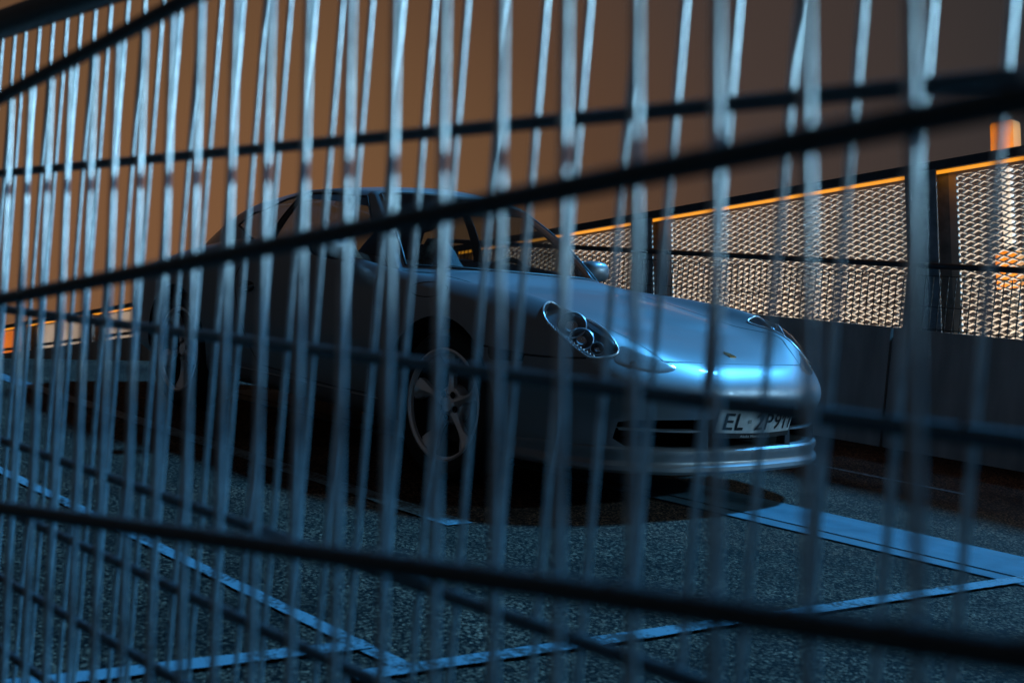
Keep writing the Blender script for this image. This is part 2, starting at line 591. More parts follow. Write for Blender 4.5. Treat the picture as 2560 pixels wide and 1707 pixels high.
# ---- shut lines and trim lying on the skin
for sd in (-1, 1):
    def sp(pts):
        return [(x, y * sd, z) for x, y, z in pts]
    side = (0, sd, 0.15)
    top = (.1, .1 * sd, 1)
    ribbon('bonnet_gap', sp([(-.36, .60, .85), (-.05, .545, .82), (.20, .50, .785), (.41, .490, .745), (.566, .538, .718), (.672, .560, .696), (.749, .514, .663), (.829, .469, .62), (.866, .452, .597)]), top, .008, M_black, car)
    ribbon('door_gap', sp([(-.56, .80, .83), (-.50, .85, .72), (-.475, .866, .6), (-.495, .85, .42), (-.511, .841, .302)]), side, .008, M_black, car)
    ribbon('door_gap', sp([(-1.70, .80, .875), (-1.735, .857, .756), (-1.70, .86, .64), (-1.666, .861, .562), (-1.57, .85, .42), (-1.481, .832, .327)]), side, .008, M_black, car)
    ribbon('door_gap', sp([(-.511, .841, .302), (-.9, .84, .303), (-1.481, .832, .327)]), side, .005, M_black, car)
    ribbon('bumper_gap', sp([(.286, .868, .592), (.484, .834, .579), (.634, .783, .583), (.718, .728, .590)]), side, .008, M_black, car)
    ribbon('sill_ridge', sp([(-.42, .83, .285), (-1.0, .82, .286), (-1.9, .83, .292)]), side, .010, M_paint, car, lift=.006)
    patch('side_marker', sp([(.315, .866, .590), (.40, .85, .588), (.484, .834, .585), (.488, .834, .565), (.478, .836, .550), (.40, .85, .546), (.330, .866, .544)]), side, M_black, car, lift=.002)
    fl = [(-.16 + .118 * math.cos(t), .80, .785 + .047 * math.sin(t)) for t in [2 * PI * i / 12 for i in range(12)]]
    if sd < 0:
        ribbon('fuel_flap_gap', sp(fl), (0, sd, .45), .005, M_black, car, closed=True, dense=3)
    # door handle: bowl, ring and grip
    hb = [(-1.615 + .072 * math.cos(t), .86, .715 + .030 * math.sin(t)) for t in [2 * PI * i / 14 for i in range(14)]]
    patch('handle_bowl', sp(hb), side, M_black, car, lift=.0015)
    h0, hn = surf((-1.615, .86 * sd, .715), side)
    MB().tube([h0 + hn * .006 + Vector((-.075, 0, -.014)), h0 + hn * .020 + Vector((-.04, 0, -.020)), h0 + hn * .024 + Vector((0, 0, -.018)),
               h0 + hn * .020 + Vector((.045, 0, -.008)), h0 + hn * .006 + Vector((.078, 0, .008))], [.006, .010, .011, .010, .006], 8).build('door_handle', M_paint, car, smooth=60)
    # lamp behind the clear cover
    n = Vector((HN.x, HN.y * sd, HN.z))
    lens = patch('headlight', sp(HL), n, M_lens, car, lift=.001, dome=.014)
    a, b = n.orthogonal().normalized(), None
    b = n.cross(a)
    for (cx_, cy_, cz_), rr in (((.600, .700, .712), .056), ((.655, .697, .662), .046), ((.715, .668, .632), .026)):
        c0 = Vector((cx_, cy_ * sd, cz_)) - n * .028
        Mx = Matrix.Translation(c0) @ n.to_track_quat('Z', 'Y').to_matrix().to_4x4()
        MB().lathe([(rr, .018), (rr * .94, .020), (rr * .80, .004), (rr * .5, -.010), (0.001, -.014)], 28, Mx).build('lamp_reflector', M_lampbowl, lens, smooth=40)
        MB().lathe([(rr * .55, -.002), (rr * .50, .008), (rr * .3, .015), (0.001, .017)], 20, Mx).build('lamp_projector', M_chrome, lens, smooth=60)
        MB().lathe([(rr * 1.02, .016), (rr * 1.06, .019), (rr, .021)], 28, Mx).build('lamp_bezel', M_rim, lens, smooth=60)
    rim_tube('headlight_surround', sp(HL), n, .0042, M_rim, car, lift=.001)
    # ribbed side strip along the lower edge of the lamp
    for q in range(16):
        t = q / 15
        p = Vector((.53 + .20 * t, (.752 - .045 * t * t) * sd, .690 - .095 * t))
        pp, nn = surf(p, n)
        MB().tube([pp + nn * .003 + Vector((-.012, 0, .006)), pp + nn * .004, pp + nn * .003 + Vector((.010, 0, .004))], .0022, 5).build('lamp_rib', M_rim, lens, smooth=60)
    # indicator beside the lamp, low in the bumper
    ind = [(.775, .595, .648), (.82, .52, .617), (.872, .42, .584), (.892, .42, .562), (.885, .50, .552), (.845, .59, .566), (.795, .648, .590)]
    pin = patch('indicator', sp(ind), (.8, .5 * sd, .4), M_ind, car, lift=.003)
    p0, n0 = surf((.83, .585 * sd, .585), (.8, .5 * sd, .4))
    MB().lathe([(.012, 0), (.010, .006), (.001, .009)], 14, Matrix.Translation(p0) @ n0.to_track_quat('Z', 'Y').to_matrix().to_4x4()).build('indicator_bulb', M_chrome, pin, smooth=60)
    # tail lamp
    tl = [(-2.93, .78, .70), (-3.02, .77, .725), (-3.20, .63, .735), (-3.30, .50, .72), (-3.30, .50, .66), (-3.18, .66, .63), (-3.02, .80, .62), (-2.93, .81, .65)]
    patch('tail_lamp', sp(tl), (-.6, .8 * sd, 0), M_red, car, lift=.003)
    # mirror
    mc = Vector((-.83, .875 * sd, .945))
    rws = []
    for i in range(9):
        ph = -PI / 2 + PI * i / 8
        rw = []
        for q in range(16):
            th = 2 * PI * q / 16
            cx2, sx2 = math.cos(th), math.sin(th)
            e2 = lambda w, ee: math.copysign(abs(w) ** ee, w)
            rw.append(mc + Vector((.066 * e2(math.sin(ph), .8) + (.02 if abs(cx2) > 2 else 0), .095 * e2(math.cos(ph), .7) * e2(cx2, .8), .060 * e2(math.cos(ph), .7) * e2(sx2, .8))))
        rws.append(rw)
    mm = MB().grid(rws, True).build('door_mirror', M_paint, car, smooth=60, merge=1e-4)
    MB().tube([mc + Vector((0, -.07 * sd, -.04)), mc + Vector((-.0, -.13 * sd, -.075)), mc + Vector((.02, -.19 * sd, -.09))], [.024, .020, .022], 8).build('mirror_foot', M_black, mm, smooth=60)
    MB().lathe([(.0, .0), (.055, .0)], 20, Matrix.Translation(mc + Vector((-.076, 0, 0))) @ Matrix.Rotation(-PI / 2, 4, 'Y') @ Matrix.Scale(1.5, 4, (0, 1, 0))).build('mirror_glass', M_chrome, mm)
    # wiper
    w0, w1 = Vector((-.36, (.02 if sd < 0 else .50) * 1.0, .872)), None
    yy = -.50 if sd < 0 else .06
    wp = []
    for q in range(8):
        t = q / 7
        y = yy + .50 * t
        wp.append(Vector((-.375 - .27 * (abs(y) / .62) ** 2.2, y, .893 + .012 * (abs(y) / .62) ** 2)))
    MB().tube(wp, .006, 6).build('wiper_arm', M_black, car, smooth=60)
ribbon('bonnet_gap', [(.866, -.452, .597), (.884, -.377, .597), (.902, -.163, .597), (.906, 0, .597), (.902, .163, .597), (.884, .377, .597), (.866, .452, .597)], (1, 0, .8), .008, M_black, car)
# shield-shaped badge on the bonnet
bp, bn = surf((.825, 0, .63), (.4, 0, 1))
bd = Matrix.Translation(bp) @ bn.to_track_quat('Z', 'X').to_matrix().to_4x4()
bo = [(-.026, -.020), (-.026, .020), (-.010, .022), (.012, .018), (.030, 0), (.012, -.018), (-.010, -.022)]
M_badge = mat('badge_gold', (0.62, 0.42, 0.16), 0.25, 1.0)
sh = Matrix.Rotation(0, 4, 'Z')
vb = [bd @ Vector((x, y, .004)) for x, y in bo] + [bd @ Vector((x * 1.08, y * 1.08, -.002)) for x, y in bo]
k = len(bo)
MB().add(vb, [tuple(range(k))] + [(i, i + k, (i + 1) % k + k, (i + 1) % k) for i in range(k)]).build('bonnet_badge', M_badge, car, smooth=30)

# ---- lower front: lip, slats, fins, plate
lipc = catmull([Vector(p) for p in [(.42, -.835, 0), (.62, -.775, 0), (.80, -.69, 0), (.90, -.54, 0), (.957, -.37, 0), (.985, 0, 0), (.957, .37, 0), (.90, .54, 0), (.80, .69, 0), (.62, .775, 0), (.42, .835, 0)]], 8)
rows_l = []
for i, p in enumerate(lipc):
    a, b = lipc[max(i - 1, 0)], lipc[min(i + 1, len(lipc) - 1)]
    t = (b - a).normalized()
    o = Vector((t.y, -t.x, 0))
    tp = min(1.0, .25 + (p.x - .42) / .25)
    rows_l.append([p + o * (q * tp) + Vector((0, 0, z)) for q, z in ((-.03, .272), (.002, .270), (.012, .262), (.014, .244), (.006, .221), (.008, .213), (.020, .200), (.022, .184), (.014, .172), (-.05, .170))])
MB().grid(rows_l).build('front_lip', M_paint, car, smooth=35)
for zz in (.335,):
    for sd in (-1, 1):
        pl_ = [p + Vector((0, 0, zz)) for p in lipc if .27 < abs(p.y) < .655 and p.y * sd > 0]
        MB().grid([[p + Vector((-.045, 0, -.006)), p + Vector((-.012, 0, -.003)), p + Vector((-.012, 0, .003)), p + Vector((-.045, 0, .006))] for p in pl_]).build('grille_slat', M_paint, car, smooth=40)
for sd in (-1, 1):
    MB().add([(.962, .255 * sd, .26), (.975, .275 * sd, .26), (.955, .30 * sd, .26), (.90, .285 * sd, .26),
              (.955, .262 * sd, .385), (.962, .272 * sd, .385), (.948, .29 * sd, .385), (.90, .28 * sd, .385)],
             [(0, 1, 5, 4), (1, 2, 6, 5), (2, 3, 7, 6), (3, 0, 4, 7)]).build('intake_fin', M_paint, car)
# number plate, gently bent round the nose
PW, PH = .245, .0475
pc = Vector((1.004, .008, .375))
tilt = math.radians(13)
pu, pv = Vector((0, 1, 0)), Vector((math.sin(tilt), 0, math.cos(tilt)))
pn = pu.cross(pv)


def on_plate(a, b, d=0.0):
    """a, b in metres from the plate centre; d proud of the face."""
    return pc + pu * a + pv * b + pn * (d - .32 * a * a)


mbp = MB()
na = 16
front = [[on_plate(-PW + 2 * PW * i / na, b, .0) for i in range(na + 1)] for b in (-PH, PH)]
back = [[on_plate(-PW + 2 * PW * i / na, b, -.004) for i in range(na + 1)] for b in (-PH, PH)]
mbp.grid([back[1], front[1], front[0], back[0], back[1]])
plate = mbp.build('number_plate', M_plate, car, smooth=30)
# raised border + black carrier
MB().grid([[on_plate(-PW - .008 + (2 * PW + .016) * i / na, b, d) for i in range(na + 1)] for b, d in ((PH + .010, -.012), (PH + .010, -.003), (PH + .001, -.003), (PH + .001, -.006), (-PH - .001, -.006), (-PH - .001, -.003), (-PH - .022, -.001), (-PH - .024, -.014))]).build('plate_carrier', M_black, car, smooth=30)


def plate_text(body_t, a0, a1, b0, b1, m, depth, name, bold=0.0):
    cu = bpy.data.curves.new('t', 'FONT')
    cu.body = body_t
    cu.offset = bold
    cu.resolution_u = 4
    o = bpy.data.objects.new('t', cu)
    COL.objects.link(o)
    dg = bpy.context.evaluated_depsgraph_get()
    me = bpy.data.meshes.new_from_object(o.evaluated_get(dg))
    bpy.data.objects.remove(o)
    xs = [v.co.x for v in me.vertices]
    ys = [v.co.y for v in me.vertices]
    x0, x1, y0, y1 = min(xs), max(xs), min(ys), max(ys)
    for v in me.vertices:
        a = a0 + (a1 - a0) * (v.co.x - x0) / (x1 - x0)
        b = b0 + (b1 - b0) * (v.co.y - y0) / (y1 - y0)
        v.co = on_plate(a, b, depth)
    me.materials.clear()
    me.materials.append(m)
    return place(name, me, plate)


GL = [('E', -.212, -.160), ('L', -.146, -.098), ('2', -.026, .026), ('P', .040, .090), ('9', .103, .150), ('1', .160, .188), ('1', .202, .230)]
for ch, a0, a1 in GL:
    if ch == '1':
        w = .011
        q = [(a1 - w, -.034), (a1, -.034), (a1, .036), (a1 - w, .036), (a0, .016), (a0, .004), (a1 - w, .020)]
        MB().add([on_plate(a, b, .0018) for a, b in q], [tuple(range(7))]).build('character', M_plate_ink, plate)
    else:
        plate_text(ch, a0, a1, -.034, .036, M_plate_ink, .0018, 'character', .012)
MB().add([on_plate(-.072, -.006, .002), on_plate(-.055, -.006, .002), on_plate(-.055, .010, .002), on_plate(-.072, .010, .002)], [(0, 1, 2, 3)]).build('registration_sticker', mat('sticker_foil', (.8, .74, .66), .2, .6), plate)
plate_text('Alaska Works For', -.10, .06, -PH - .018, -PH - .007, M_print, .0012, 'carrier_print')

# ---- wheels
def wheel_meshes(tw):
    R0, RR = .318, .236
    h = tw / 2
    tyre = MB().lathe([(RR - .004, -h + .012), (RR + .02, -h + .002), (R0 - .03, -h), (R0 - .008, -h + .018), (R0, -h + .045), (R0, h - .045), (R0 - .008, h - .018), (R0 - .03, h), (RR + .02, h - .002), (RR - .004, h - .012), (RR - .02, h - .03)], 64).mesh('tyre', M_rubber, 35)
    barrel = MB().lathe([(RR - .03, -h + .02), (RR - .035, h - .08), (RR - .024, h - .040), (RR - .018, h - .030)], 64).mesh('rim_barrel', M_well, 40)
    rim = MB().lathe([(RR - .018, h - .030), (RR - .016, h - .014), (RR - .006, h - .006), (RR + .002, h - .008), (RR + .004, h - .016), (RR - .006, h - .022)], 64)
    rim.lathe([(.001, h - .035), (.03, h - .035), (.034, h - .04), (.075, h - .052), (.085, h - .07), (.085, h - .12)], 40)
    rim = rim.mesh('wheel', M_rim, 40)
    sp = MB()
    rows = []
    for k in range(10):
        t = k / 9
        r = .045 + (RR - .020 - .045) * t
        w = .034 - .019 * math.sin(PI * min(t * 1.2, 1)) + (.022 * (max(0, t - .5) / .5) ** 2)
        zt = h - .036 - .012 * math.sin(PI * t) + .014 * t
        tw_ = .25 * t * t * .3
        ca, sa = math.cos(tw_), math.sin(tw_)
        prof = [(-w, zt - .030), (-w * .92, zt - .010), (-w * .45, zt - .002), (0, zt + .003), (w * .45, zt - .002), (w * .92, zt - .010), (w, zt - .030)]
        rows.append([Vector((r * ca - y * sa, r * sa + y * ca, z)) for y, z in prof])
    spoke = sp.grid(rows).mesh('spoke', M_rim, 28)
    lug = MB().lathe([(.0145, .001), (.0145, .004), (.012, .004), (.012, -.001), (.001, -.002)], 14).mesh('lug_recess', M_well, 30)
    disc = MB().lathe([(.07, .02), (.155, .02), (.155, -.01), (.07, -.01)], 40).mesh('brake_disc', mat('brake_steel', (.05, .05, .05), .5, .6), 30)
    return tyre, rim, spoke, lug, disc, barrel


wm = {tw: wheel_meshes(tw) for tw in (.225, .275)}
for wx, sd, wz, face, tw in WHEELS:
    tyre, rim, spoke, lug, disc, barrel = wm[tw]
    Mx = Matrix.Translation((wx, sd * (face - tw / 2), wz)) @ Matrix.Rotation(-sd * PI / 2, 4, 'X') @ Matrix.Rotation(.35 if wx == 0 else .9, 4, 'Z')
    w = place('wheel', rim, car, Mx)
    place('tyre', tyre, w)
    place('rim_barrel', barrel, w)
    place('brake_disc', disc, w)
    for q in range(5):
        place('spoke', spoke, w, Matrix.Rotation(2 * PI * q / 5, 4, 'Z'))
        place('lug_recess', lug, w, Matrix.Rotation(2 * PI * (q + .5) / 5, 4, 'Z') @ Matrix.Translation((.052, 0, tw / 2 - .040)))

# ---- inside: seats, dash, steering wheel, mirror
for sd in (-1, 1):
    yc = .36 * sd
    rws = []
    for i in range(10):
        t = i / 9
        zz = .50 + .56 * t
        w = (.23 - .04 * t) if t < .7 else .19 * math.sqrt(max(0.02, 1 - ((t - .62) / .40) ** 2)) * .85
        xb = -1.42 - .20 * t
        th = .09 - .03 * t
        rws.append([Vector((xb + th * math.cos(a), yc + w * math.sin(a), zz)) for a in [2 * PI * q / 14 for q in range(14)]])
    st = MB().grid(rws, True).build('seat', M_leather, car, smooth=60)
    MB().box(-1.45, -1.0, yc - .24, yc + .24, .36, .52).build('seat_cushion', M_leather, st)
dash = [[Vector((x, y, z)) for y in [-.66 + 1.32 * i / 10 for i in range(11)]] for x, z in ((-.45, .845), (-.62, .872), (-.80, .862), (-.88, .80), (-.86, .60))]
MB().grid(dash).build('dashboard', M_interior, car, smooth=60)
sc_ = Vector((-1.02, .36, .80))
Ms = Matrix.Translation(sc_) @ Matrix.Rotation(math.radians(-68), 4, 'Y')
sw = MB().tube([Ms @ Vector((.18 * math.cos(t), .18 * math.sin(t), 0)) for t in [2 * PI * i / 32 for i in range(32)]], .014, 8, closed=True).build('steering_wheel', M_interior, car, smooth=60)
MB().tube([Ms @ Vector((0, -.17, 0)), Ms @ Vector((0, 0, .01)), Ms @ Vector((0, .17, 0))], .016, 8).build('steering_spoke', M_interior, sw, smooth=60)
MB().tube([Ms @ Vector((0, 0, -.02)), Ms @ Vector((0, 0, .03))], .055, 16).build('airbag_cover', M_interior, sw, smooth=60)
MB().box(-.86, -.82, -.12, .12, 1.17, 1.235).build('rear_view_mirror', M_black, car)

# ================================================================== the setting


def deck_mat(name, dark, light, scale, rough, bump=0.9, contrast=0.62):
    m = bpy.data.materials.new(name)
    m.use_nodes = True
    nt = m.node_tree
    L = nt.links.new
    b = nt.nodes['Principled BSDF']
    tc = nt.nodes.new('ShaderNodeTexCoord')
    vo = nt.nodes.new('ShaderNodeTexVoronoi')
    vo.inputs['Scale'].default_value = scale
    no = nt.nodes.new('ShaderNodeTexNoise')
    no.inputs['Scale'].default_value = scale * 0.8
    no.inputs['Detail'].default_value = 3
    big = nt.nodes.new('ShaderNodeTexNoise')
    big.inputs['Scale'].default_value = 1.3
    big.inputs['Detail'].default_value = 5
    sep = nt.nodes.new('ShaderNodeSeparateColor')
    for n in (vo, no, big):
        L(tc.outputs['Object'], n.inputs['Vector'])
    L(vo.outputs['Color'], sep.inputs[0])
    mul = nt.nodes.new('ShaderNodeMath')
    mul.operation = 'MULTIPLY'
    L(sep.outputs[0], mul.inputs[0])
    L(no.outputs['Fac'], mul.inputs[1])
    mr = nt.nodes.new('ShaderNodeMapRange')
    mr.inputs[1].default_value = 0.05
    mr.inputs[2].default_value = contrast
    L(mul.outputs[0], mr.inputs[0])
    pw = nt.nodes.new('ShaderNodeMath')
    pw.operation = 'POWER'
    pw.inputs[1].default_value = 2.2
    L(mr.outputs[0], pw.inputs[0])
    mx = nt.nodes.new('ShaderNodeMix')
    mx.data_type = 'RGBA'
    mx.inputs[6].default_value = (*dark, 1)
    mx.inputs[7].default_value = (*light, 1)
    L(pw.outputs[0], mx.inputs[0])
    mr2 = nt.nodes.new('ShaderNodeMapRange')
    mr2.inputs[1].default_value, mr2.inputs[2].default_value = 0.3, 0.7
    mr2.inputs[3].default_value, mr2.inputs[4].default_value = 0.45, 1.35
    L(big.outputs['Fac'], mr2.inputs[0])
    sc = nt.nodes.new('ShaderNodeVectorMath')
    sc.operation = 'SCALE'
    L(mx.outputs[2], sc.inputs[0])
    L(mr2.outputs[0], sc.inputs['Scale'])
    oil = nt.nodes.new('ShaderNodeTexNoise')
    oil.inputs['Scale'].default_value = 2.6
    oil.inputs['Detail'].default_value = 7
    oil.inputs['Distortion'].default_value = 0.6
    L(tc.outputs['Object'], oil.inputs['Vector'])
    mo = nt.nodes.new('ShaderNodeMapRange')
    mo.inputs[1].default_value, mo.inputs[2].default_value = 0.52, 0.68
    mo.inputs[3].default_value, mo.inputs[4].default_value = 1.0, 0.40
    L(oil.outputs['Fac'], mo.inputs[0])
    so = nt.nodes.new('ShaderNodeVectorMath')
    so.operation = 'SCALE'
    L(sc.outputs[0], so.inputs[0])
    L(mo.outputs[0], so.inputs['Scale'])
    L(so.outputs[0], b.inputs['Base Color'])
    bp = nt.nodes.new('ShaderNodeBump')
    bp.inputs['Strength'].default_value = bump
    bp.inputs['Distance'].default_value = 0.006
    L(mul.outputs[0], bp.inputs['Height'])
    L(bp.outputs[0], b.inputs['Normal'])
    b.inputs['Roughness'].default_value = rough
    b.inputs['Specular IOR Level'].default_value = 0.12
    return m


def paint_mat(name, color, under):
    """Road paint worn down to the asphalt along its edges and in spots."""
    m = bpy.data.materials.new(name)
    m.use_nodes = True
    nt = m.node_tree
    L = nt.links.new
    b = nt.nodes['Principled BSDF']
    tc = nt.nodes.new('ShaderNodeTexCoord')
    no = nt.nodes.new('ShaderNodeTexNoise')
    no.inputs['Scale'].default_value = 70
    no.inputs['Detail'].default_value = 6
    n2 = nt.nodes.new('ShaderNodeTexNoise')
    n2.inputs['Scale'].default_value = 6
    add = nt.nodes.new('ShaderNodeMath')
    add.operation = 'ADD'
    L(tc.outputs['Object'], no.inputs['Vector'])
    L(tc.outputs['Object'], n2.inputs['Vector'])
    L(no.outputs['Fac'], add.inputs[0])
    L(n2.outputs['Fac'], add.inputs[1])
    mr = nt.nodes.new('ShaderNodeMapRange')
    mr.inputs[1].default_value, mr.inputs[2].default_value = 0.82, 1.02
    L(add.outputs[0], mr.inputs[0])
    mx = nt.nodes.new('ShaderNodeMix')
    mx.data_type = 'RGBA'
    mx.inputs[6].default_value = (*under, 1)
    mx.inputs[7].default_value = (*color, 1)
    L(mr.outputs[0], mx.inputs[0])
    L(mx.outputs[2], b.inputs['Base Color'])
    bp = nt.nodes.new('ShaderNodeBump')
    bp.inputs['Strength'].default_value = 0.5
    bp.inputs['Distance'].default_value = 0.003
    L(no.outputs['Fac'], bp.inputs['Height'])
    L(bp.outputs[0], b.inputs['Normal'])
    b.inputs['Roughness'].default_value = 0.7
    return m


M_asphalt = deck_mat('deck_asphalt', (0.003, 0.003, 0.003), (0.36, 0.20, 0.13), 125, 0.9)
M_conc = mat('joint_concrete', (0.06, 0.145, 0.19), 0.8, noise=(9, 0.5, 6, (0.03, 0.08, 0.11)), bump=(120, 0.4, 0.003))
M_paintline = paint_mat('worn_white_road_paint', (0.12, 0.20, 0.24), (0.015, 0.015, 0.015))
M_wall = mat('cast_concrete', (0.55, 0.51, 0.47), 0.85, noise=(2.5, 0.4, 9, (0.26, 0.24, 0.22)), bump=(60, 0.25, 0.004), stretch=(2.2, 2.2, .45))
M_galv = mat('galvanised_steel', (0.60, 0.57, 0.52), 0.85, 0.0, noise=(6, 0.6, 5, (0.40, 0.37, 0.33)))
M_steel_dark = mat('dark_painted_steel', (0.045, 0.048, 0.052), 0.45, 0.2, noise=(14, 0.6, 5, (0.03, 0.032, 0.035)))
M_orange = mat('mottled_orange', (0.85, 0.27, 0.012), 0.5, noise=(12, 0.5, 5, (0.72, 0.20, 0.01)))
M_led = mat('orange_light_strip', (0.6, 0.2, 0.02), 0.5, emit=(1.0, 0.36, 0.02, 0.75))
M_white = mat('white_coated_tube', (0.75, 0.75, 0.73), 0.35)


def quad(name, pts, m, z=None):
    return struct(MB().add([(x, y, z if z is not None else 0) for x, y in pts], [tuple(range(len(pts)))]).build(name, m))


CREST = -4.85
TA = math.tan(ALPHA)
quad('deck', [(CREST, -14), (16, -14), (16, 3.2), (CREST, 3.2)], M_asphalt, 0.0)
lvl = MB().add([(-40, -14, TA * (-40 - CREST)), (CREST, -14, 0), (CREST, 3.2, 0), (-40, 3.2, TA * (-40 - CREST))], [(0, 1, 2, 3)])
struct(lvl.build('upper_deck', M_asphalt))
# street level far below, true level
gz = -9.0
gr = MB().add([(-600, -600, 0), (600, -600, 0), (600, 600, 0), (-600, 600, 0)], [(0, 1, 2, 3)]).build('ground', mat('street_asphalt', (.03, .03, .032), .9))
gr.matrix_world = Matrix.Translation((0, 0, gz)) @ Matrix.Rotation(-ALPHA, 4, 'Y')
struct(gr)


def slab(name, a, b, y0a, y0b, y1a, y1b, m, z0, z1):
    """Thin slab between x = a and b with skewed long edges."""
    vs = [(a, y0a, z0), (b, y0b, z0), (b, y1b, z0), (a, y1a, z0), (a, y0a, z1), (b, y0b, z1), (b, y1b, z1), (a, y1a, z1)]
    return struct(MB().add(vs, [(4, 5, 6, 7), (0, 1, 5, 4), (1, 2, 6, 5), (2, 3, 7, 6), (3, 0, 4, 7)]).build(name, m))


# expansion joint: two concrete strips with an open gap
slab('joint_strip', -3.0, 2.40, -.18, .045, .225, .405, M_conc, -.01, .006)
slab('joint_strip', -3.0, 2.18, -.345, -.075, -.21, .010, M_conc, -.01, .006)
slab('joint_gap', -3.0, 2.18, -.21, .010, -.18, .032, M_well, -.02, .0035)
# painted bay lines


def line(p, q, w, z=.005):
    p, q = Vector((*p, 0)), Vector((*q, 0))
    t = (q - p).normalized()
    o = Vector((-t.y, t.x, 0)) * w / 2
    n = max(6, int((q - p).length / .04))
    r = random.Random(int(p.x * 100 + q.y * 77))
    rows = []
    for i in range(n + 1):
        c = p.lerp(q, i / n)
        rows.append([c - o * (1 + r.uniform(-.10, .06)) + Vector((0, 0, z)), c + o * (1 + r.uniform(-.10, .06)) + Vector((0, 0, z))])
    return struct(MB().grid(rows).build('parking_line', M_paintline))


line((-3.2, -2.40), (1.90, -2.375), .050)
line((1.50, -3.75), (1.69, -2.36), .060, .009)
line((1.855, -2.52), (2.135, .14), .058, .009)
line((-4.6, -1.34), (.74, -1.30), .12)
line((-1.5, 1.60), (1.10, 1.61), .05)

# ------------------------------------------------------------------ parapet wall on the far side
YW = 2.9
wall = thing('parapet_wall', 'dark cast concrete parapet wall behind the car along the ramp', 'wall')
x = CREST
k = 0
while x < 14:
    L_ = 1.18
    r = random.Random(k)
    MB().box(x + .010, x + L_ - .010, YW + r.uniform(0, .006), YW + .2, -.05, .762 + r.uniform(-.003, .003)).build('wall_panel', M_wall, wall)
    x += L_
    k += 1
MB().box(CREST, 14, YW + .03, YW + .19, -.05, .70).build('wall_core', M_wall, wall)

# true-level frame of the screen; local z = 0 is the top of its rail
MF = Matrix.Translation((0, 3.15, 1.821)) @ Matrix.Rotation(-ALPHA, 4, 'Y')
uw = thing('upper_wall', 'low dark concrete kerb wall of the upper deck at the far left', 'wall', M=MF)
for i in range(7):
    MB().box(-26 + i * 3.0 + .006, -23 + i * 3.0 - .006, -.25, -.05, -1.6, -.47).build('wall_panel', M_wall, uw)

# ------------------------------------------------------------------ screen of posts and expanded metal
screen = thing('mesh_screen', 'tall steel screen of bright expanded metal panels with orange-edged top rail', 'screen', M=MF)
PITCH, P0, PWD = 2.335, -.205, .21
PX = [-22.95, -20.45, -17.95, -15.45, -12.95, -10.26, -7.56] + [P0 + PITCH * k for k in range(-2, 7)]
XS0, XS1 = PX[0], PX[-1] + .18
MB().box(XS0, XS1, -.17, .05, -.056, 0).build('top_rail', M_steel_dark, screen)
MB().box(XS0 + .01, XS1 - .01, -.135, -.045, -.062, -.057).build('light_strip', M_led, screen)


M_post = mat('grey_painted_steel', (0.30, 0.31, 0.32), 0.45, 0.3, noise=(14, 0.6, 5, (0.11, 0.12, 0.13)))


def post_mesh():
    mb = MB()
    h = -2.1
    mb.box(0, PWD, -.175, -.163, h, -.052)
    mb.box(0, PWD, -.005, .007, h, -.052)
    mb.box(PWD / 2 - .006, PWD / 2 + .006, -.163, -.005, h, -.052)
    return mb.mesh('post', M_post)


pm = post_mesh()
fm = MB()
fw = PITCH - PWD
fm.box(0, .05, -.012, .012, -2.0, -.054).box(fw - .022, fw, -.012, .012, -2.0, -.054).box(.022, fw - .022, -.012, .012, -.074, -.054)
fm = fm.mesh('panel_frame', M_galv)


def expanded(w, h):
    mb = MB()
    dx, dz = .053, .0200
    n = Vector((0, -.50, -.866))
    ni, nj = int(w / dx), int(h / dz)
    for j in range(nj):
        s = 1 if j % 2 else -1
        for i in range(ni):
            za = -j * dz + s * (.5 if i % 2 else -.5) * dz
            zb = -j * dz + s * (-.5 if i % 2 else .5) * dz
            a, b = Vector((i * dx, 0, za)), Vector(((i + 1) * dx, 0, zb))
            t = (b - a).normalized()
            c = t.cross(n).normalized()
            m_ = n.copy()
            wv, tv = c * .0095, m_ * .0018
            vs = [a - wv - tv, a + wv - tv, a + wv + tv, a - wv + tv, b - wv - tv, b + wv - tv, b + wv + tv, b - wv + tv]
            mb.add(vs, [(0, 1, 5, 4), (1, 2, 6, 5), (2, 3, 7, 6), (3, 0, 4, 7)])
    return mb.mesh('expanded_metal', M_galv)


em = expanded(fw - .03, 1.75)
ems = expanded(fw - .03, .62)
emo = ems.copy()          # the mesh of one bay is coloured orange
emo.materials[0] = M_orange
for k, px in enumerate(PX):
    place('post', pm, screen, Matrix.Translation((px, 0, 0)))
    if k + 1 == len(PX):
        break
    x0, wb = px + PWD, PX[k + 1] - px - PWD
    sx = Matrix.Scale(wb / fw, 4, (1, 0, 0))
    place('panel_frame', fm, screen, Matrix.Translation((x0, 0, 0)) @ sx)
    if x0 > 4.4:      # unseen sheets added down the ramp to shade the lower fence wires
        MB().box(.022, fw - .022, -.004, .004, -2.0, -.054).build('shade_sheet', M_post, screen).location = (x0, 0, 0)
        continue
    o = place('expanded_metal', em if x0 > -9 else (emo if k == 2 else ems), screen, Matrix.Translation((x0 + .015, 0, -.070)) @ sx)
    o['kind'] = 'stuff'
    if k == 2:
        o['label'] = 'orange mesh panel at the far left end'
    if x0 < -5:
        MB().box(0, wb, -.05, -.02, -.40, -.36).build('lower_rail', M_steel_dark, screen).location = (x0, 0, 0)
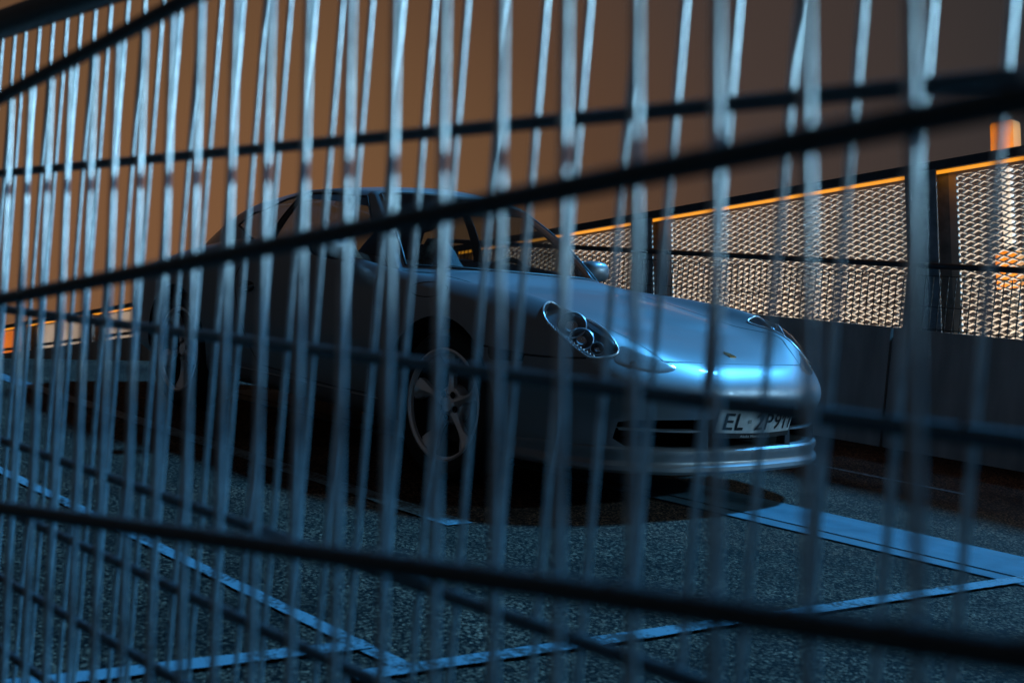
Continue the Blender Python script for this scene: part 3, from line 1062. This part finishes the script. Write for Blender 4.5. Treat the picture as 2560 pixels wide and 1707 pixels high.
# floodlights at the foot of the screen, outside, washing it from below
LAMP_POW = 105
for px, pq in zip(PX, PX[1:]):
    x0 = (px + pq + PWD) / 2
    zz = -2.35 if x0 > -7 else -1.5
    fl = MB().box(-.16, .16, -.06, .06, -.05, .0).build('floodlight', M_black, screen)
    fl.location = (x0, .62, zz)
    ld = bpy.data.lights.new('flood', 'AREA')
    ld.shape, ld.size, ld.size_y = 'RECTANGLE', .30, .10
    ld.energy = LAMP_POW if x0 > -7 else LAMP_POW * .6
    ld.color = (1.0, 0.77, 0.54)
    lo = bpy.data.objects.new('flood', ld)
    COL.objects.link(lo)
    lo.parent = fl
    lo.location = (0, 0, .01)
    lo.rotation_euler = Vector((0, .38, -1)).to_track_quat('-Z', 'Y').to_euler() if False else Euler((PI - .30, 0, 0))

# ------------------------------------------------------------------ balustrade on the parapet wall
bal = thing('wall_balustrade', 'round handrail and thin black wire mesh on top of the parapet wall', 'railing')
YB = 2.93
MB().tube([(CREST, YB - .03, 1.165), (13.5, YB - .03, 1.160)], .020, 10).build('handrail', M_steel_dark, bal, smooth=40)
vw = MB().tube([(0, 0, .745), (0, 0, 1.105)], .0040, 5, cap=False).mesh('vertical_wire', M_steel_dark, 40)
for i in range(int((4.5 - CREST) / .05)):
    place('vertical_wire', vw, bal, Matrix.Translation((CREST + .05 * i, YB, 0)))
for zz in (1.103, .912, .775):
    MB().tube([(CREST, YB - .006, zz), (4.5, YB - .006, zz)], .0035, 6).build('horizontal_wire', M_steel_dark, bal, smooth=40)
for i in range(8):
    xx = -4.75 + 2.335 * i
    MB().box(xx, xx + .05, YB + .005, YB + .017, .70, 1.15).box(xx - .02, xx + .07, YB + .0, YB + .012, .64, .76).build('baluster', M_steel_dark, bal)

# ------------------------------------------------------------------ orange mast beyond the screen
MM = Matrix.Translation((-.875, 6.0, 1.30)) @ Matrix.Rotation(-ALPHA, 4, 'Y')
mast = thing('beacon_mast', 'white tubular mast with orange boxes seen through the screen at far right', 'mast', M=MM)
MB().tube([(0, 0, .18), (0, 0, .92)], .048, 16).build('tube', M_white, mast, smooth=40)
MB().tube([(0, 0, .16), (0, 0, .19)], .062, 16).build('collar', M_black, mast, smooth=40)
MB().tube([(.03, 0, -8), (.03, 0, -.15)], .045, 12).build('pole', M_steel_dark, mast, smooth=40)


def rbox(name, hx, hy, z0, z1, m, parent):
    c = .018
    pl_ = [(-hx + c, -hy), (hx - c, -hy), (hx, -hy + c), (hx, hy - c), (hx - c, hy), (-hx + c, hy), (-hx, hy - c), (-hx, -hy + c)]
    mb = MB().grid([[(x * f, y * f, z) for x, y in pl_] for f, z in ((.01, z0), (.92, z0), (1, z0 + .02), (1, z1 - .02), (.92, z1), (.01, z1))], True)
    return mb.build(name, m, parent, smooth=30)


rbox('lower_box', .10, .09, -.16, .155, M_orange, mast)
rbox('upper_box', .10, .09, .92, 1.27, M_orange, mast)

# ------------------------------------------------------------------ wire fences in front of the camera
M_wire = mat('galvanised_wire', (0.80, 0.80, 0.78), 0.34, 0.4, noise=(48, 0.5, 3, (0.34, 0.35, 0.36)))
M_wire2 = mat('dark_wire', (0.06, 0.065, 0.07), 0.5, 0.3, noise=(30, 0.6, 3, (0.035, 0.04, 0.045)))  # horizontal wires are coloured darker than the vertical ones


def fence(root, i0, i1, sp, v0, v1, rb, rails, rr):
    bm_ = MB().tube([(0, 0, v0), (0, 0, (v0 + v1) / 2), (0, 0, v1)], rb, 12).mesh('vertical_wire', M_wire, 40)
    for i in range(i0, i1 + 1):
        place('vertical_wire', bm_, root, Matrix.Translation((sp * i + random.gauss(0, .0006), 0, 0)) @ Matrix.Rotation(random.gauss(0, .0028), 4, 'Y') @ Matrix.Rotation(random.uniform(0, 6.28), 4, 'Z'))
    rm = MB().tube([(sp * i0 - .02, 0, 0), (sp * (i0 + i1) / 2, 0, 0), (sp * i1 + .02, 0, 0)], rr, 12).mesh('horizontal_wire', M_wire2, 40)
    for v in rails:
        place('horizontal_wire', rm, root, Matrix.Translation((0, -(rb + rr) * .96, v)))


def frame(O, u, v):
    u, v = Vector(u).normalized(), Vector(v)
    v = (v - u * v.dot(u)).normalized()
    w = u.cross(v)          # towards the camera
    return Matrix(((u.x, -w.x, v.x, O[0]), (u.y, -w.y, v.y, O[1]), (u.z, -w.z, v.z, O[2]), (0, 0, 0, 1)))


f1 = thing('mesh_fence', 'near wire mesh fence panel, thick blurred bars level along the ramp', 'fence',
           M=frame((2.6355, -3.5447, .5975), (.9898, .0149, .1417), (-.1421, .0353, .9892)))
fence(f1, -16, 28, .05, -.62, .412, .0029, [.410, .199, -.006, -.212, -.418, -.60], .0070)
f2 = thing('mesh_balustrade', 'second wire mesh railing just behind the first, leaning bars under round handrail', 'railing',
           M=frame((1.8798, -3.32, .5519), (.9995, .0144, .0267), (-.027, .0262, .9993)))
fence(f2, -14, 50, .05, -.54, .63, .0027, [.405, .196, 0, -.1, -.2, -.3, -.4, -.5], .0062)
MB().tube([(-.9, -.012, .640), (2.7, -.012, .640)], .022, 16).build('handrail', M_steel_dark, f2, smooth=40)

# ------------------------------------------------------------------ floodlight on a mast outside, beyond the right edge of the view
FLOOD = 30000
FP = Vector((17.6, 18.6, 7.85))
fmast = thing('floodlight_mast', 'tall floodlight mast standing outside the car park beyond the screen', 'floodlight')
MB().tube([FP + Vector((0, .3, -18)), FP + Vector((0, .3, .4))], [.16, .08], 14).build('mast_pole', M_steel_dark, fmast, smooth=40)
aim = (Vector((3.0, -3.4, .9)) - FP).normalized()
Mh = Matrix.Translation(FP) @ aim.to_track_quat('-Z', 'Y').to_matrix().to_4x4()
MB().box(-.45, .45, -.30, .30, .02, .25, Mh).build('lamp_housing', M_black, fmast)
fd = bpy.data.lights.new('flood_beam', 'SPOT')
fd.energy = FLOOD
fd.color = (0.36, 0.72, 1.0)
fd.spot_size = math.radians(70)
fd.spot_blend = 0.4
fd.shadow_soft_size = 0.25
fo = bpy.data.objects.new('flood_beam', fd)
COL.objects.link(fo)
fo.parent = fmast
fo.matrix_local = Mh
